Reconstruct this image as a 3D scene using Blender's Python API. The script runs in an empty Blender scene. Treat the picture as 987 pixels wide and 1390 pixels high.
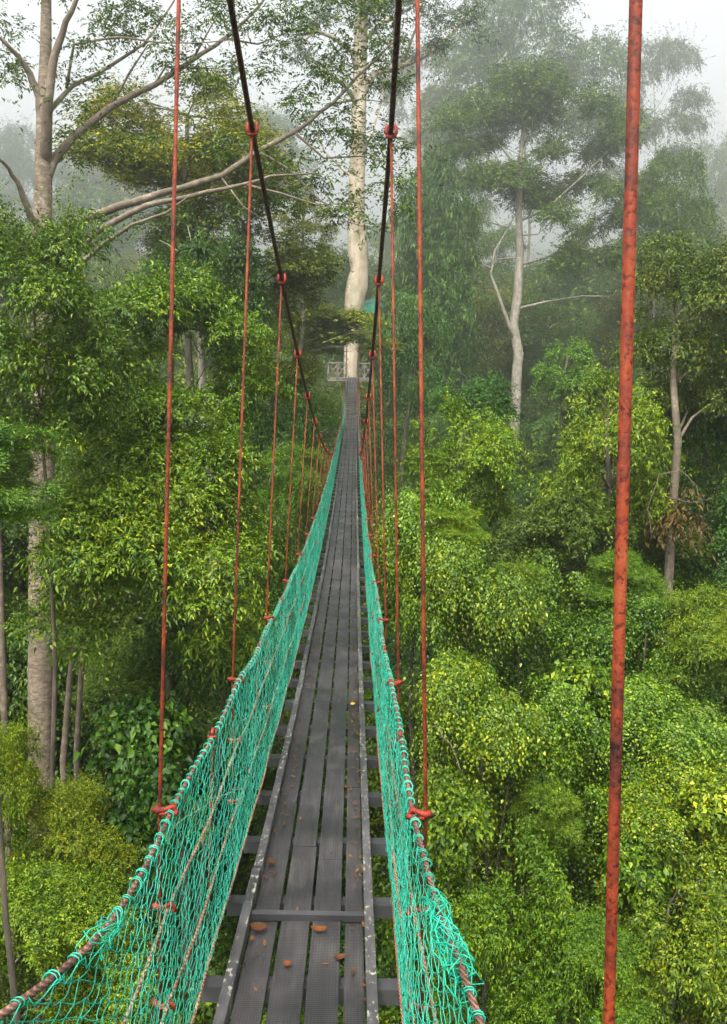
import bpy, math, random
import numpy as np
from mathutils import Vector, Matrix, noise as mnoise

# ------------------------------------------------------------------ camera, light, exposure
S = bpy.context.scene
COL = S.collection
CAMZ = 18.0                       # height of the eye above the valley floor datum
F = 1238.0                        # focal length in photograph pixels (photograph 987 x 1390, optical axis at 493.5, 650)
PITCH = math.atan(0.129)
ROLL = math.radians(1.0)
cam_d = bpy.data.cameras.new("camera")
cam = bpy.data.objects.new("camera", cam_d); COL.objects.link(cam); S.camera = cam
cam_d.sensor_fit = 'VERTICAL'; cam_d.sensor_height = 24; cam_d.lens = 24 * F / 1390
cam_d.shift_y = -45 / 1390; cam_d.clip_start = 0.05; cam_d.clip_end = 3000
RM = Matrix.Rotation(math.pi / 2 - PITCH, 3, 'X') @ Matrix.Rotation(ROLL, 3, 'Z')
cam.matrix_world = Matrix.Translation((0, 0, CAMZ)) @ RM.to_4x4()
SUN_EL, SUN_AZ = math.radians(62), math.radians(200)
w = bpy.data.worlds.new("World"); S.world = w; w.use_nodes = True
wn = w.node_tree; bg = wn.nodes['Background']
sky = wn.nodes.new('ShaderNodeTexSky'); sky.sky_type = 'NISHITA'; sky.sun_disc = False
sky.sun_elevation = SUN_EL; sky.sun_rotation = SUN_AZ; sky.air_density = 1; sky.dust_density = 5; sky.altitude = 0
hs = wn.nodes.new('ShaderNodeHueSaturation'); hs.inputs['Saturation'].default_value = 0.10
wn.links.new(sky.outputs[0], hs.inputs['Color']); wn.links.new(hs.outputs[0], bg.inputs[0])
bg.inputs[1].default_value = 0.092
sd = bpy.data.lights.new("sun", 'SUN'); sd.energy = 1.5; sd.angle = math.radians(16); sd.color = (1, .97, .9)
so = bpy.data.objects.new("sun", sd); COL.objects.link(so)
sdir = Vector((math.sin(SUN_AZ) * math.cos(SUN_EL), math.cos(SUN_AZ) * math.cos(SUN_EL), math.sin(SUN_EL)))
so.rotation_euler = sdir.to_track_quat('Z', 'Y').to_euler()
S.view_settings.view_transform = 'Standard'; S.view_settings.look = 'None'
S.view_settings.exposure = 2.35; S.view_settings.gamma = 1
S.cycles.max_bounces = 6; S.cycles.diffuse_bounces = 2; S.cycles.transmission_bounces = 3
S.cycles.volume_bounces = 1; S.cycles.transparent_max_bounces = 8
S.cycles.use_denoising = True

HAZE = 0.0024
# ------------------------------------------------------------------ helpers
def P(px, py, d):
    """point at depth d along the view, for a direction measured in the photograph"""
    v = Vector(((px - 493.5) / F * d, -(py - 650) / F * d, -d))
    return RM @ v + Vector((0, 0, CAMZ))
def tag(o, label=None, cat=None, group=None, kind=None):
    if label: o['label'] = label
    if cat: o['category'] = cat
    if group: o['group'] = group
    if kind: o['kind'] = kind
    return o
def empty(name, loc, label, cat, group=None, kind=None):
    o = bpy.data.objects.new(name, None); COL.objects.link(o); o.location = loc
    o.empty_display_size = .2
    return tag(o, label, cat, group, kind)
def link(name, me, mat=None, parent=None):
    o = bpy.data.objects.new(name, me); COL.objects.link(o)
    if mat is not None and not me.materials: me.materials.append(mat)
    if parent: o.parent = parent
    return o
class MB:
    """collects pieces of one mesh"""
    def __init__(s): s.v = []; s.f = []; s.uv = []
    def add(s, vs, fs):
        o = len(s.v); s.v += [tuple(v) for v in vs]; s.f += [tuple(i + o for i in f) for f in fs]
    def box(s, c, size, ax=None):
        ax = ax or (Vector((1,0,0)), Vector((0,1,0)), Vector((0,0,1)))
        c = Vector(c); h = [size[i] / 2 for i in range(3)]
        vs = [c + ax[0]*(h[0]*i) + ax[1]*(h[1]*j) + ax[2]*(h[2]*k) for k in (-1,1) for j in (-1,1) for i in (-1,1)]
        s.add(vs, [(0,2,3,1),(4,5,7,6),(0,1,5,4),(2,6,7,3),(1,3,7,5),(0,4,6,2)])
    def bar(s, a, b, wd, ht, up=Vector((0,0,1))):
        a = Vector(a); b = Vector(b); t = (b - a); L = t.length; t.normalize()
        x = t.cross(up).normalized(); u = x.cross(t)
        s.box((a+b)/2, (wd, L, ht), (x, t, u))
    def tube(s, pts, r, n=6, cap=True):
        pts = [Vector(p) for p in pts]; m = len(pts)
        if not hasattr(r, '__len__'): r = [r] * m
        rings = []; xa = None
        for i, p in enumerate(pts):
            t = (pts[min(i+1, m-1)] - pts[max(i-1, 0)])
            if t.length < 1e-9: t = Vector((0,0,1))
            t.normalize()
            if xa is None:
                xa = t.cross(Vector((0,0,1)) if abs(t.z) < .9 else Vector((0,1,0))).normalized()
            else:
                xa = (xa - t * xa.dot(t)).normalized()
            ya = t.cross(xa)
            rings.append([p + (xa*math.cos(2*math.pi*k/n) + ya*math.sin(2*math.pi*k/n)) * r[i] for k in range(n)])
        o = len(s.v)
        for rg in rings: s.v += [tuple(v) for v in rg]
        for i in range(m-1):
            for k in range(n):
                a = o + i*n + k; b = o + i*n + (k+1) % n
                s.f.append((a, b, b+n, a+n))
        if cap:
            s.f.append(tuple(o + k for k in range(n))[::-1]); s.f.append(tuple(o + (m-1)*n + k for k in range(n)))
    def ball(s, c, r, n=6, m=4):
        c = Vector(c); r = Vector(r) if hasattr(r, '__len__') else Vector((r,)*3)
        pts = [c + Vector((0,0,r.z))]
        for j in range(1, m):
            ph = math.pi * j / m
            for k in range(n):
                th = 2*math.pi*k/n
                pts.append(c + Vector((r.x*math.sin(ph)*math.cos(th), r.y*math.sin(ph)*math.sin(th), r.z*math.cos(ph))))
        pts.append(c - Vector((0,0,r.z)))
        fs = []
        for k in range(n):
            fs.append((0, 1+k, 1+(k+1)%n)); e = 1+(m-2)*n
            fs.append((e+k, len(pts)-1, e+(k+1)%n))
            for j in range(m-2): fs.append((1+j*n+k, 1+(j+1)*n+k, 1+(j+1)*n+(k+1)%n, 1+j*n+(k+1)%n))
        s.add(pts, fs)
    def mesh(s, name, smooth=True):
        me = bpy.data.meshes.new(name); me.from_pydata(s.v, [], s.f)
        if smooth: me.polygons.foreach_set('use_smooth', [True]*len(me.polygons))
        me.update(); return me
    def build(s, name, mat, parent=None, smooth=True):
        return link(name, s.mesh(name, smooth), mat, parent)

# ------------------------------------------------------------------ materials
def newmat(name):
    m = bpy.data.materials.new(name); m.use_nodes = True; nt = m.node_tree
    return m, nt, nt.nodes['Principled BSDF']
def ramp(nt, stops, interp='LINEAR'):
    r = nt.nodes.new('ShaderNodeValToRGB'); e = r.color_ramp.elements; r.color_ramp.interpolation = interp
    while len(e) > 1: e.remove(e[-1])
    e[0].position = stops[0][0]; e[0].color = (*stops[0][1], 1)
    for p, c in stops[1:]:
        k = e.new(p); k.color = (*c, 1)
    return r
def tex(nt, kind, scale, detail=4, coord='Object', mapscale=None, rough=.6):
    tc = nt.nodes.new('ShaderNodeTexCoord'); t = nt.nodes.new(kind)
    if 'Scale' in t.inputs: t.inputs['Scale'].default_value = scale
    if 'Detail' in t.inputs: t.inputs['Detail'].default_value = detail
    if 'Roughness' in t.inputs: t.inputs['Roughness'].default_value = rough
    src = tc.outputs[coord]
    if mapscale:
        mp = nt.nodes.new('ShaderNodeMapping'); mp.inputs['Scale'].default_value = mapscale
        nt.links.new(src, mp.inputs[0]); src = mp.outputs[0]
    nt.links.new(src, t.inputs['Vector']); return t
def mixc(nt, fac, a, b, mode='MIX'):
    m = nt.nodes.new('ShaderNodeMix'); m.data_type = 'RGBA'; m.blend_type = mode
    for s_, v in ((m.inputs[0], fac), (m.inputs[6], a), (m.inputs[7], b)):
        if isinstance(v, bpy.types.NodeSocket): nt.links.new(v, s_)
        elif isinstance(v, tuple): s_.default_value = (*v, 1)
        else: s_.default_value = v
    return m.outputs[2]
def bump(nt, h, bs, dist=.01, strength=.6):
    b = nt.nodes.new('ShaderNodeBump'); b.inputs['Distance'].default_value = dist; b.inputs['Strength'].default_value = strength
    nt.links.new(h, b.inputs['Height']); nt.links.new(b.outputs[0], bs.inputs['Normal'])

def leaf_mat(name, stops, rough=.46, transl=.2):
    m, nt, bs = newmat(name); L = nt.links
    g = nt.nodes.new('ShaderNodeNewGeometry')
    stops = [(q, (c_[0]*1.08, c_[1]*1.06, c_[2]*.42)) for q, c_ in stops]
    r = ramp(nt, stops); L.new(g.outputs['Random Per Island'], r.inputs[0])
    n = tex(nt, 'ShaderNodeTexNoise', .9, 2)
    r2 = ramp(nt, [(.3, (.6, .68, .55)), (.55, (1, 1, .9)), (.72, (1.4, 1.2, .7))]); L.new(n.outputs[0], r2.inputs[0])
    c = mixc(nt, 1.0, r.outputs[0], r2.outputs[0], 'MULTIPLY')
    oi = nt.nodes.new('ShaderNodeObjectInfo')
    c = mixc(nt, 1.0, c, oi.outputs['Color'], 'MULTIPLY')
    r3 = ramp(nt, [(0, (.7, .82, .8)), (.5, (1, 1, 1)), (1, (1.3, 1.12, .75))]); L.new(oi.outputs['Random'], r3.inputs[0])
    c = mixc(nt, 1.0, c, r3.outputs[0], 'MULTIPLY')
    L.new(c, bs.inputs['Base Color']); bs.inputs['Roughness'].default_value = rough
    bs.inputs['Specular IOR Level'].default_value = .25
    tr = nt.nodes.new('ShaderNodeBsdfTranslucent')
    c2 = mixc(nt, 1.0, c, (1.3, 1.35, .55), 'MULTIPLY'); L.new(c2, tr.inputs[0])
    mx = nt.nodes.new('ShaderNodeMixShader'); mx.inputs[0].default_value = transl
    L.new(bs.outputs[0], mx.inputs[1]); L.new(tr.outputs[0], mx.inputs[2])
    L.new(mx.outputs[0], nt.nodes['Material Output'].inputs[0]); return m
M = {}
M['bright'] = leaf_mat('leaf_bright', [(0, (.022, .055, .006)), (.35, (.065, .13, .010)), (.75, (.12, .195, .017)), (.95, (.19, .245, .03)), (1, (.27, .29, .05))])
M['mid'] = leaf_mat('leaf_mid', [(0, (.015, .04, .007)), (.5, (.042, .09, .011)), (.9, (.095, .16, .02)), (1, (.22, .27, .06))])
M['olive'] = leaf_mat('leaf_olive', [(0, (.025, .042, .008)), (.5, (.065, .09, .013)), (.9, (.14, .16, .025)), (1, (.28, .24, .05))])
M['dark'] = leaf_mat('leaf_dark', [(0, (.012, .035, .009)), (.5, (.028, .075, .015)), (.9, (.055, .12, .022)), (1, (.12, .17, .04))])
M['vine'] = leaf_mat('leaf_vine', [(0, (.025, .06, .010)), (.5, (.06, .125, .016)), (.85, (.125, .19, .03)), (.97, (.17, .225, .05)), (1, (.30, .34, .15))], rough=.35)
M['dead'] = leaf_mat('leaf_dead', [(0, (.045, .026, .016)), (.5, (.09, .052, .034)), (1, (.15, .095, .06))], rough=.7, transl=.1)

def bark_mat(name, cols, scale=6, bandy=(1, 1, .25), bumpd=.02):
    m, nt, bs = newmat(name)
    n = tex(nt, 'ShaderNodeTexNoise', scale, 8, mapscale=bandy, rough=.7)
    r = ramp(nt, cols); nt.links.new(n.outputs[0], r.inputs[0])
    n2 = tex(nt, 'ShaderNodeTexNoise', 1.1, 3)
    r2 = ramp(nt, [(.35, (.5, .55, .45)), (.6, (1, 1, 1))]); nt.links.new(n2.outputs[0], r2.inputs[0])
    nt.links.new(mixc(nt, .8, r.outputs[0], r2.outputs[0], 'MULTIPLY'), bs.inputs['Base Color'])
    bs.inputs['Roughness'].default_value = .85; bump(nt, n.outputs[0], bs, bumpd, .8); return m
M['bark'] = bark_mat('bark_brown', [(.3, (.05, .035, .025)), (.48, (.135, .098, .066)), (.62, (.25, .195, .14)), (.75, (.36, .31, .24))], 9, (1, 1, 2.2))
M['bark_branch'] = bark_mat('bark_branch', [(.3, (.10, .07, .05)), (.5, (.13, .095, .066)), (.72, (.27, .225, .175))], 7, (1, 1, 1))
M['bark_dark'] = bark_mat('bark_dark', [(.3, (.03, .024, .018)), (.55, (.085, .065, .045)), (.75, (.17, .13, .09))], 8)
M['bark_pale'] = bark_mat('bark_pale', [(.3, (.13, .095, .06)), (.46, (.27, .21, .145)), (.6, (.40, .34, .25)), (.8, (.50, .44, .35))], .9, (1, 1, .35), .05)
M['bark_grey'] = bark_mat('bark_grey', [(.3, (.11, .09, .07)), (.5, (.26, .22, .175)), (.7, (.40, .355, .30))], 6, (1, 1, .5))

def paint_rust(name, base, dark, light, spots=60, big=5, rough=.65):
    m, nt, bs = newmat(name)
    n = tex(nt, 'ShaderNodeTexNoise', big, 6, rough=.75)
    r = ramp(nt, [(.38, dark), (.52, base), (.7, light)]); nt.links.new(n.outputs[0], r.inputs[0])
    v = tex(nt, 'ShaderNodeTexNoise', spots, 3)
    r2 = ramp(nt, [(.38, (.28, .2, .2)), (.47, (1, 1, 1))]); nt.links.new(v.outputs[0], r2.inputs[0])
    nt.links.new(mixc(nt, .85, r.outputs[0], r2.outputs[0], 'MULTIPLY'), bs.inputs['Base Color'])
    bs.inputs['Roughness'].default_value = rough; bs.inputs['Specular IOR Level'].default_value = .2; bump(nt, v.outputs[0], bs, .002, .6); return m
M['red'] = paint_rust('red_oxide_rod', (.15, .022, .006), (.035, .009, .006), (.22, .05, .014), 150, 9)
M['clamp'] = paint_rust('red_clamp', (.20, .022, .012), (.08, .014, .009), (.29, .055, .03), 90, 20)
def rope_mat(name, cols, freq=55):
    m, nt, bs = newmat(name)
    n = tex(nt, 'ShaderNodeTexNoise', 9, 5); r = ramp(nt, cols); nt.links.new(n.outputs[0], r.inputs[0])
    wv = tex(nt, 'ShaderNodeTexWave', freq, 0, mapscale=(.6, .5, .8)); wv.wave_type = 'BANDS'; wv.bands_direction = 'DIAGONAL'
    r2 = ramp(nt, [(.1, (.45, .42, .42)), (.6, (1, 1, 1))]); nt.links.new(wv.outputs[1], r2.inputs[0])
    nt.links.new(mixc(nt, 1, r.outputs[0], r2.outputs[0], 'MULTIPLY'), bs.inputs['Base Color'])
    bs.inputs['Roughness'].default_value = .55; bump(nt, wv.outputs[1], bs, .004, .9); return m
M['cable'] = rope_mat('steel_rope_dark', [(.35, (.03, .006, .012)), (.6, (.075, .015, .022)), (.75, (.14, .032, .025))])
M['handrope'] = rope_mat('hand_rope', [(.35, (.09, .04, .028)), (.55, (.17, .085, .055)), (.7, (.27, .16, .11))], 70)
M['midrope'] = rope_mat('mid_rope', [(.35, (.22, .08, .04)), (.55, (.34, .15, .08)), (.7, (.45, .28, .19))], 70)

m, nt, bs = newmat('green_net')
n = tex(nt, 'ShaderNodeTexNoise', 5, 6); r = ramp(nt, [(.35, (.0, .16, .095)), (.5, (.002, .29, .18)), (.66, (.03, .38, .27)), (.8, (.12, .26, .18))])
nt.links.new(n.outputs[0], r.inputs[0]); nt.links.new(r.outputs[0], bs.inputs['Base Color']); bs.inputs['Roughness'].default_value = .5
M['net'] = m

# boards: dark weathered timber under black wire mesh (uv in metres)
def board_mat(name, dark, base, light, grid=True):
    m, nt, bs = newmat(name); L = nt.links
    tc = nt.nodes.new('ShaderNodeTexCoord')
    n = tex(nt, 'ShaderNodeTexNoise', 2.2, 8, rough=.7); r = ramp(nt, [(.32, dark), (.5, base), (.7, light)]); L.new(n.outputs[0], r.inputs[0])
    n3 = tex(nt, 'ShaderNodeTexNoise', 30, 4, 'UV', (1, .12, 1)); r3 = ramp(nt, [(.35, (.6, .58, .57)), (.65, (1.2, 1.2, 1.2))]); L.new(n3.outputs[0], r3.inputs[0])
    col = mixc(nt, 1, r.outputs[0], r3.outputs[0], 'MULTIPLY')
    oi = nt.nodes.new('ShaderNodeObjectInfo'); rr = ramp(nt, [(0, (.7, .7, .7)), (1, (1.35, 1.32, 1.3))]); L.new(oi.outputs['Random'], rr.inputs[0])
    col = mixc(nt, 1, col, rr.outputs[0], 'MULTIPLY')
    if grid:
        sp = nt.nodes.new('ShaderNodeSeparateXYZ'); L.new(tc.outputs['UV'], sp.inputs[0]); hs_ = []
        for ax in (0, 1):
            a = nt.nodes.new('ShaderNodeMath'); a.operation = 'MULTIPLY'; a.inputs[1].default_value = 1 / .011; L.new(sp.outputs[ax], a.inputs[0])
            b = nt.nodes.new('ShaderNodeMath'); b.operation = 'PINGPONG'; b.inputs[1].default_value = .5; L.new(a.outputs[0], b.inputs[0]); hs_.append(b.outputs[0])
        mn = nt.nodes.new('ShaderNodeMath'); mn.operation = 'MINIMUM'; L.new(hs_[0], mn.inputs[0]); L.new(hs_[1], mn.inputs[1])
        rg = ramp(nt, [(.10, (1.35, 1.35, 1.38)), (.2, (.5, .5, .5))]); L.new(mn.outputs[0], rg.inputs[0])
        col = mixc(nt, .8, col, rg.outputs[0], 'MULTIPLY'); inv = nt.nodes.new('ShaderNodeMath'); inv.operation = 'SUBTRACT'; inv.inputs[0].default_value = 1
        L.new(mn.outputs[0], inv.inputs[1]); bump(nt, inv.outputs[0], bs, .003, .8)
    else: bump(nt, n3.outputs[0], bs, .004, .5)
    L.new(col, bs.inputs['Base Color']); rro = ramp(nt, [(.35, (.32, .32, .32)), (.6, (.62, .62, .62))]); n4 = tex(nt, 'ShaderNodeTexNoise', 1.3, 5); L.new(n4.outputs[0], rro.inputs[0]); L.new(rro.outputs[0], bs.inputs['Roughness'])
    rw = ramp(nt, [(.38, (.55, .55, .56)), (.52, (1, 1, 1)), (.66, (1.3, 1.27, 1.22))]); L.new(n4.outputs[0], rw.inputs[0])
    L.new(mixc(nt, 1, col, rw.outputs[0], 'MULTIPLY'), bs.inputs['Base Color']); return m
M['plank'] = board_mat('meshed_plank', (.010, .0095, .010), (.022, .020, .0205), (.046, .041, .039))
M['beam'] = board_mat('dark_beam', (.010, .010, .011), (.022, .022, .024), (.04, .04, .043), False)
# kerb with lichen on the outer edge
m = board_mat('kerb_timber', (.017, .017, .019), (.035, .034, .036), (.06, .058, .06), False); nt = m.node_tree; bs = nt.nodes['Principled BSDF']
src = bs.inputs['Base Color'].links[0].from_socket
v = tex(nt, 'ShaderNodeTexNoise', 42, 3, 'UV', (1.3, .7, 1)); nz = tex(nt, 'ShaderNodeTexNoise', 9, 4, 'UV')
r = ramp(nt, [(.56, (0, 0, 0)), (.60, (1, 1, 1))]); nt.links.new(v.outputs[0], r.inputs[0])
r2 = ramp(nt, [(.46, (0, 0, 0)), (.53, (1, 1, 1))]); nt.links.new(nz.outputs[0], r2.inputs[0])
fa = mixc(nt, 1, r.outputs[0], r2.outputs[0], 'MULTIPLY')
nt.links.new(mixc(nt, fa, src, (.24, .225, .18)), bs.inputs['Base Color']); M['kerb'] = m

m, nt, bs = newmat('forest_floor')
n = tex(nt, 'ShaderNodeTexNoise', .8, 8); r = ramp(nt, [(.3, (.012, .016, .006)), (.5, (.03, .045, .012)), (.7, (.06, .09, .02))])
nt.links.new(n.outputs[0], r.inputs[0]); nt.links.new(r.outputs[0], bs.inputs['Base Color']); bs.inputs['Roughness'].default_value = .95; M['floor'] = m
m, nt, bs = newmat('grey_timber')
n = tex(nt, 'ShaderNodeTexNoise', 4, 6); r = ramp(nt, [(.3, (.05, .04, .035)), (.5, (.12, .10, .085)), (.7, (.22, .19, .16))])
nt.links.new(n.outputs[0], r.inputs[0]); nt.links.new(r.outputs[0], bs.inputs['Base Color']); bs.inputs['Roughness'].default_value = .85; M['timber'] = m

# ------------------------------------------------------------------ terrain
def sm(a, b, x):
    t = min(1, max(0, (x - a) / (b - a))); return t * t * (3 - 2 * t)
def ground(x, y):
    z = 1.5 + 5.5 * sm(8, 40, abs(x)) + float(np.interp(y, [25, 60, 110, 200, 300, 450, 600, 900, 1300, 2500], [0, 3, 8, 11, 15, 26, 42, 86, 145, 190]))
    if y > 300: z += (y - 300) * .03 * mnoise.noise(Vector((x * .006, y * .004, 3)))
    return z + 1.3 * mnoise.noise(Vector((x * .07, y * .07, 0)))
def build_ground():
    xs = sorted(set([i * 3 for i in range(-20, 21)] + [s * v for s in (-1, 1) for v in (75, 95, 130, 180, 260, 400, 600, 900, 1600)]))
    ys = sorted(set([-150, -90, -60, -40, -25, -15] + [i * 3 for i in range(-3, 50)] + [160, 175, 195, 220, 260, 320, 380, 450, 520, 600, 700, 800, 900, 1050, 1200, 1300, 1600, 2200]))
    vs = [(x, y, ground(x, y)) for y in ys for x in xs]; nx = len(xs)
    fs = [(j*nx+i, j*nx+i+1, (j+1)*nx+i+1, (j+1)*nx+i) for j in range(len(ys)-1) for i in range(nx-1)]
    b = MB(); b.add(vs, fs); tag(b.build('ground', M['floor']), kind='structure')
build_ground()

# ------------------------------------------------------------------ the bridge
def xc(y): return -.175 - .0108 * y + .024 * max(0, 1 - y / 25)
def zd(y):
    if y < 26: return CAMZ - 3.15 + 1.4 * ((26 - y) / 26) ** 3
    return CAMZ - 3.15 + 2.15 * ((y - 26) / 31) ** 3.3
def interp(x, xs, ys): return float(np.interp(x, xs, ys))
def half_l(y): return interp(y, [.4, .8, 1.3, 1.5, 1.62, 1.75, 1.9, 2.33, 3.2], [.78, .70, .46, .38, .347, .33, .325, .325, .335])
def half_r(y): return interp(y, [.4, .8, 1.62, 1.8, 2.33, 3.2], [.43, .42, .375, .355, .33, .335])
def railz(y): return zd(y) + .88
def chalf(s, y):
    k = interp(y, [.8, 2.33, 3.9], [.37, .268, .285])
    return k if y < 48 else interp(y, [48, 57], [.285, .42])
def cabz(y):
    h = 3.14 * ((27.5 - y) / 27.5) ** 2 if y < 27.5 else 3.5 * ((y - 27.5) / 29.5) ** 2
    return railz(y) + .03 + h
Y0, Y1 = 0.1, 57.0
bridge = empty('suspension_footbridge', (xc(28), 28, zd(28)), 'long narrow rope footbridge with meshed dark planks, green side nets and red rods', 'footbridge')
IB = Matrix.Translation(-bridge.location)
def bchild(mb, name, mat, parent=None, smooth=True, off=None):
    me = mb.mesh(name, smooth); me.transform(Matrix.Translation(-Vector(parent_off(parent))))
    o = link(name, me, mat, parent or bridge); return o
def parent_off(p): return bridge.location
rnd = random.Random(5)
def strip(name, x0, x1, ya, yb, top, thick, mat, parent=None, step=.35, jit=0.0, both=None):
    """a board following the deck from ya to yb, x measured from the centre line, uv in metres"""
    n = max(2, int((yb - ya) / step) + 1); vs = []; uv = []
    for i in range(n):
        y = ya + (yb - ya) * i / (n - 1); z = zd(y) + top; c = xc(y)
        vs += [(c+x0, y, z-thick), (c+x1, y, z-thick), (c+x1, y, z), (c+x0, y, z)]
    fs = []
    for i in range(n-1):
        for k in range(4):
            a = i*4+k; b = i*4+(k+1) % 4; fs.append((a, a+4, b+4, b))
    fs.append((0, 1, 2, 3)); e = (n-1)*4; fs.append((e+3, e+2, e+1, e))
    vs = [tuple(Vector(v) - bridge.location) for v in vs]
    me = bpy.data.meshes.new(name); me.from_pydata(vs, [], fs)
    ul = me.uv_layers.new(); off = rnd.random() * 3
    for p in me.polygons:
        for li in p.loop_indices:
            v = vs[me.loops[li].vertex_index]; ul.data[li].uv = (v[0] - xc(v[1]+28) + v[2]*.0 + 5 + (off if not mat is M['plank'] else 0), v[1])
    me.update(); o = link(name, me, mat, parent or bridge); return o
# four lanes of boards with staggered joints
lanes = [(-.220, -.125, .000), (-.107, .004, .006), (.020, .132, .006), (.148, .220, .000)]
for li, (a, b, t) in enumerate(lanes):
    y = Y0 - rnd.random() * 1.2
    if li in (1, 2): y = [0, 1.55, 1.35][li]
    if li == 1: strip('deck_plank', a, b, Y0, 1.55 - .004, t, .022, M['plank'])
    if li == 2: strip('deck_plank', a, b, Y0, 1.35 - .004, t, .022, M['plank'])
    while y < Y1 - .2:
        L = rnd.uniform(2.5, 2.9); ya = max(Y0, y); yb = min(Y1, y + L)
        if yb - ya > .1: strip('deck_plank', a + rnd.uniform(-.003, .003), b + rnd.uniform(-.003, .003), ya + .004, yb, t + rnd.uniform(-.002, .002), .022, M['plank'])
        y += L
for s in (-1, 1):
    y = Y0
    while y < Y1:
        L = rnd.uniform(3.6, 4.4); yb = min(Y1, y + L)
        j = rnd.uniform(-.004, .004)
        x0, x1 = (.226, .262) if s > 0 else (-.262, -.226)
        strip('kerb', x0 + j, x1 + j, y + .004, yb, .052 + j, .072, M['kerb'])
        y = yb
# cross beams under the boards: one every 0.62 m, doubled where the rods come down
hang = [.9] + [2.33 + 1.56 * i for i in range(35)]
hang = [h for h in hang if h < 56.3]
yb_ = []
y = .5
while y < 56.8: yb_.append(y); y += .625
for y in yb_:
    b = MB(); z = zd(y) - .024; L = rnd.uniform(.345, .37); dx = rnd.uniform(-.01, .01)
    sl = (zd(y + .1) - zd(y - .1)) / .2
    t = Vector((0, 1, sl)).normalized(); u = Vector((0, -sl, 1)).normalized()
    b.box((xc(y) + dx, y, z - .03), (2*L, .075, .055), (Vector((1,0,0)), t, u))
    bchild(b, 'crossbeam', M['beam'], smooth=False)
# cross batten on top near the viewer
b = MB(); yk = 3.40; b.box((xc(yk), yk, zd(yk) + .022), (.446, .03, .028)); bchild(b, 'batten', M['beam'], smooth=False)
# main cables
for s in (-1, 1):
    b = MB(); pts = []
    y = .3
    while y <= 57.2:
        pts.append((xc(y) + s * chalf(s, y), y, cabz(y))); y += .5
    b.tube(pts, .0112, 8); bchild(b, 'main_cable', M['cable'])
# side ropes
def railx(s, y): return xc(y) + (half_r(y) if s > 0 else -half_l(y))
def wob(s, y, k): return .006 * math.sin(y * 2.1 + k * 1.7 + s) + .004 * math.sin(y * 5.3 + k)
fracs = [(.88, .0072, 'handrope', 'hand_rope'), (.60, .005, 'midrope', 'side_rope'), (.31, .005, 'midrope', 'side_rope'), (.02, .006, 'midrope', 'side_rope')]
def sidept(s, y, h):
    k = h / .88; xb = xc(y) + s * .345
    return Vector((railx(s, y) * k + xb * (1 - k), y, zd(y) + h))
def sag(y):
    for a, c in zip(hang, hang[1:]):
        if a <= y <= c: q = (y - a) / (c - a); return .02 * 4 * q * (1 - q)
    return 0
for s in (-1, 1):
    for k, (h, r, mm, nm) in enumerate(fracs):
        b = MB(); pts = []; y = .3
        while y <= 57:
            p = sidept(s, y, h); p.z += wob(s, y, k) - sag(y); p.x += wob(s, y + 3, k) * .6; pts.append(p); y += .12 if y < 10 else .4
        b.tube(pts, r, 7 if y < 10 else 6); bchild(b, nm, M[mm])
# hangers with clamps
def hanger(s, y, full=True):
    if s < 0 and y < 1: pass
    o_ = .032 if y > 1.5 else .03
    top = Vector((xc(y) + s * chalf(s, y), y, cabz(y) - .01))
    rail = sidept(s, y, .88); rail.x += s * o_
    bot = Vector((xc(y) + s * (.345 + o_*.6), y, zd(y) - .06))
    if y < 1: bot.x = rail.x
    b = MB()
    short = (top.z - rail.z) < .15
    pts = [bot, rail] if short else [bot, rail, top]
    b.tube(pts, .0052 if y > 1.5 else .0064, 8)
    b_ = bchild(b, 'hanger_rod', M['red'])
    det = y < 14
    if not short:   # U clamp around the main cable
        c = MB(); sl = (cabz(y + .1) - cabz(y - .1)) / .2; t = Vector((0, 1, sl)).normalized(); u = Vector((0, -sl, 1)).normalized()
        X = Vector((1, 0, 0)); ce = Vector((top.x, y, cabz(y)))
        for q in (-1, 1):
            c.tube([ce + X*q*.012 - u*.022, ce + X*q*.021 - u*.004, ce + X*q*.019 + u*.018, ce + X*q*.016 + u*.03], [.0075, .0085, .0075, .005], 6)
        c.tube([ce - X*.021 - u*.020, ce - u*.027, ce + X*.021 - u*.020], .0075, 6)
        c.ball(ce + X*.017 + u*.03 + t*.008, .008)
        bchild(c, 'cable_clamp', M['clamp'], b_).parent = b_
    for k, (h, r, mm, nm) in enumerate(fracs[:3]):
        if k and not det: continue
        p = sidept(s, y, h); q = p.copy(); q.x += s * o_; c = MB()
        e = rnd.uniform(-.006, .006)
        p.z -= 0; g = 1.0 if k == 0 else .8
        c.tube([p + Vector((-s*.016, e, -.012)), p + Vector((-s*.004, e, .013)), (p+q)/2 + Vector((0, -.008, .006 + e)), q + Vector((s*.002, -.008, .004)), q + Vector((s*.02*g, 0, .004 - e))], [.006*g, .0095*g, .0065*g, .0105*g, .006*g], 6)
        c.ball(q + Vector((s*.006, 0, .002)), (.014*g, .012*g, .012*g)); c.ball(p + Vector((-s*.01, 0, -.006)), (.011*g, .012*g, .010*g))
        c.tube([(p+q)/2 + Vector((-.014, -.012, -.004)), (p+q)/2 + Vector((.012, -.012, -.004))], .005*g, 5)
        bchild(c, 'rope_clamp', M['clamp']).parent = b_
for s in (-1, 1):
    for y in hang: hanger(s, y)
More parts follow.
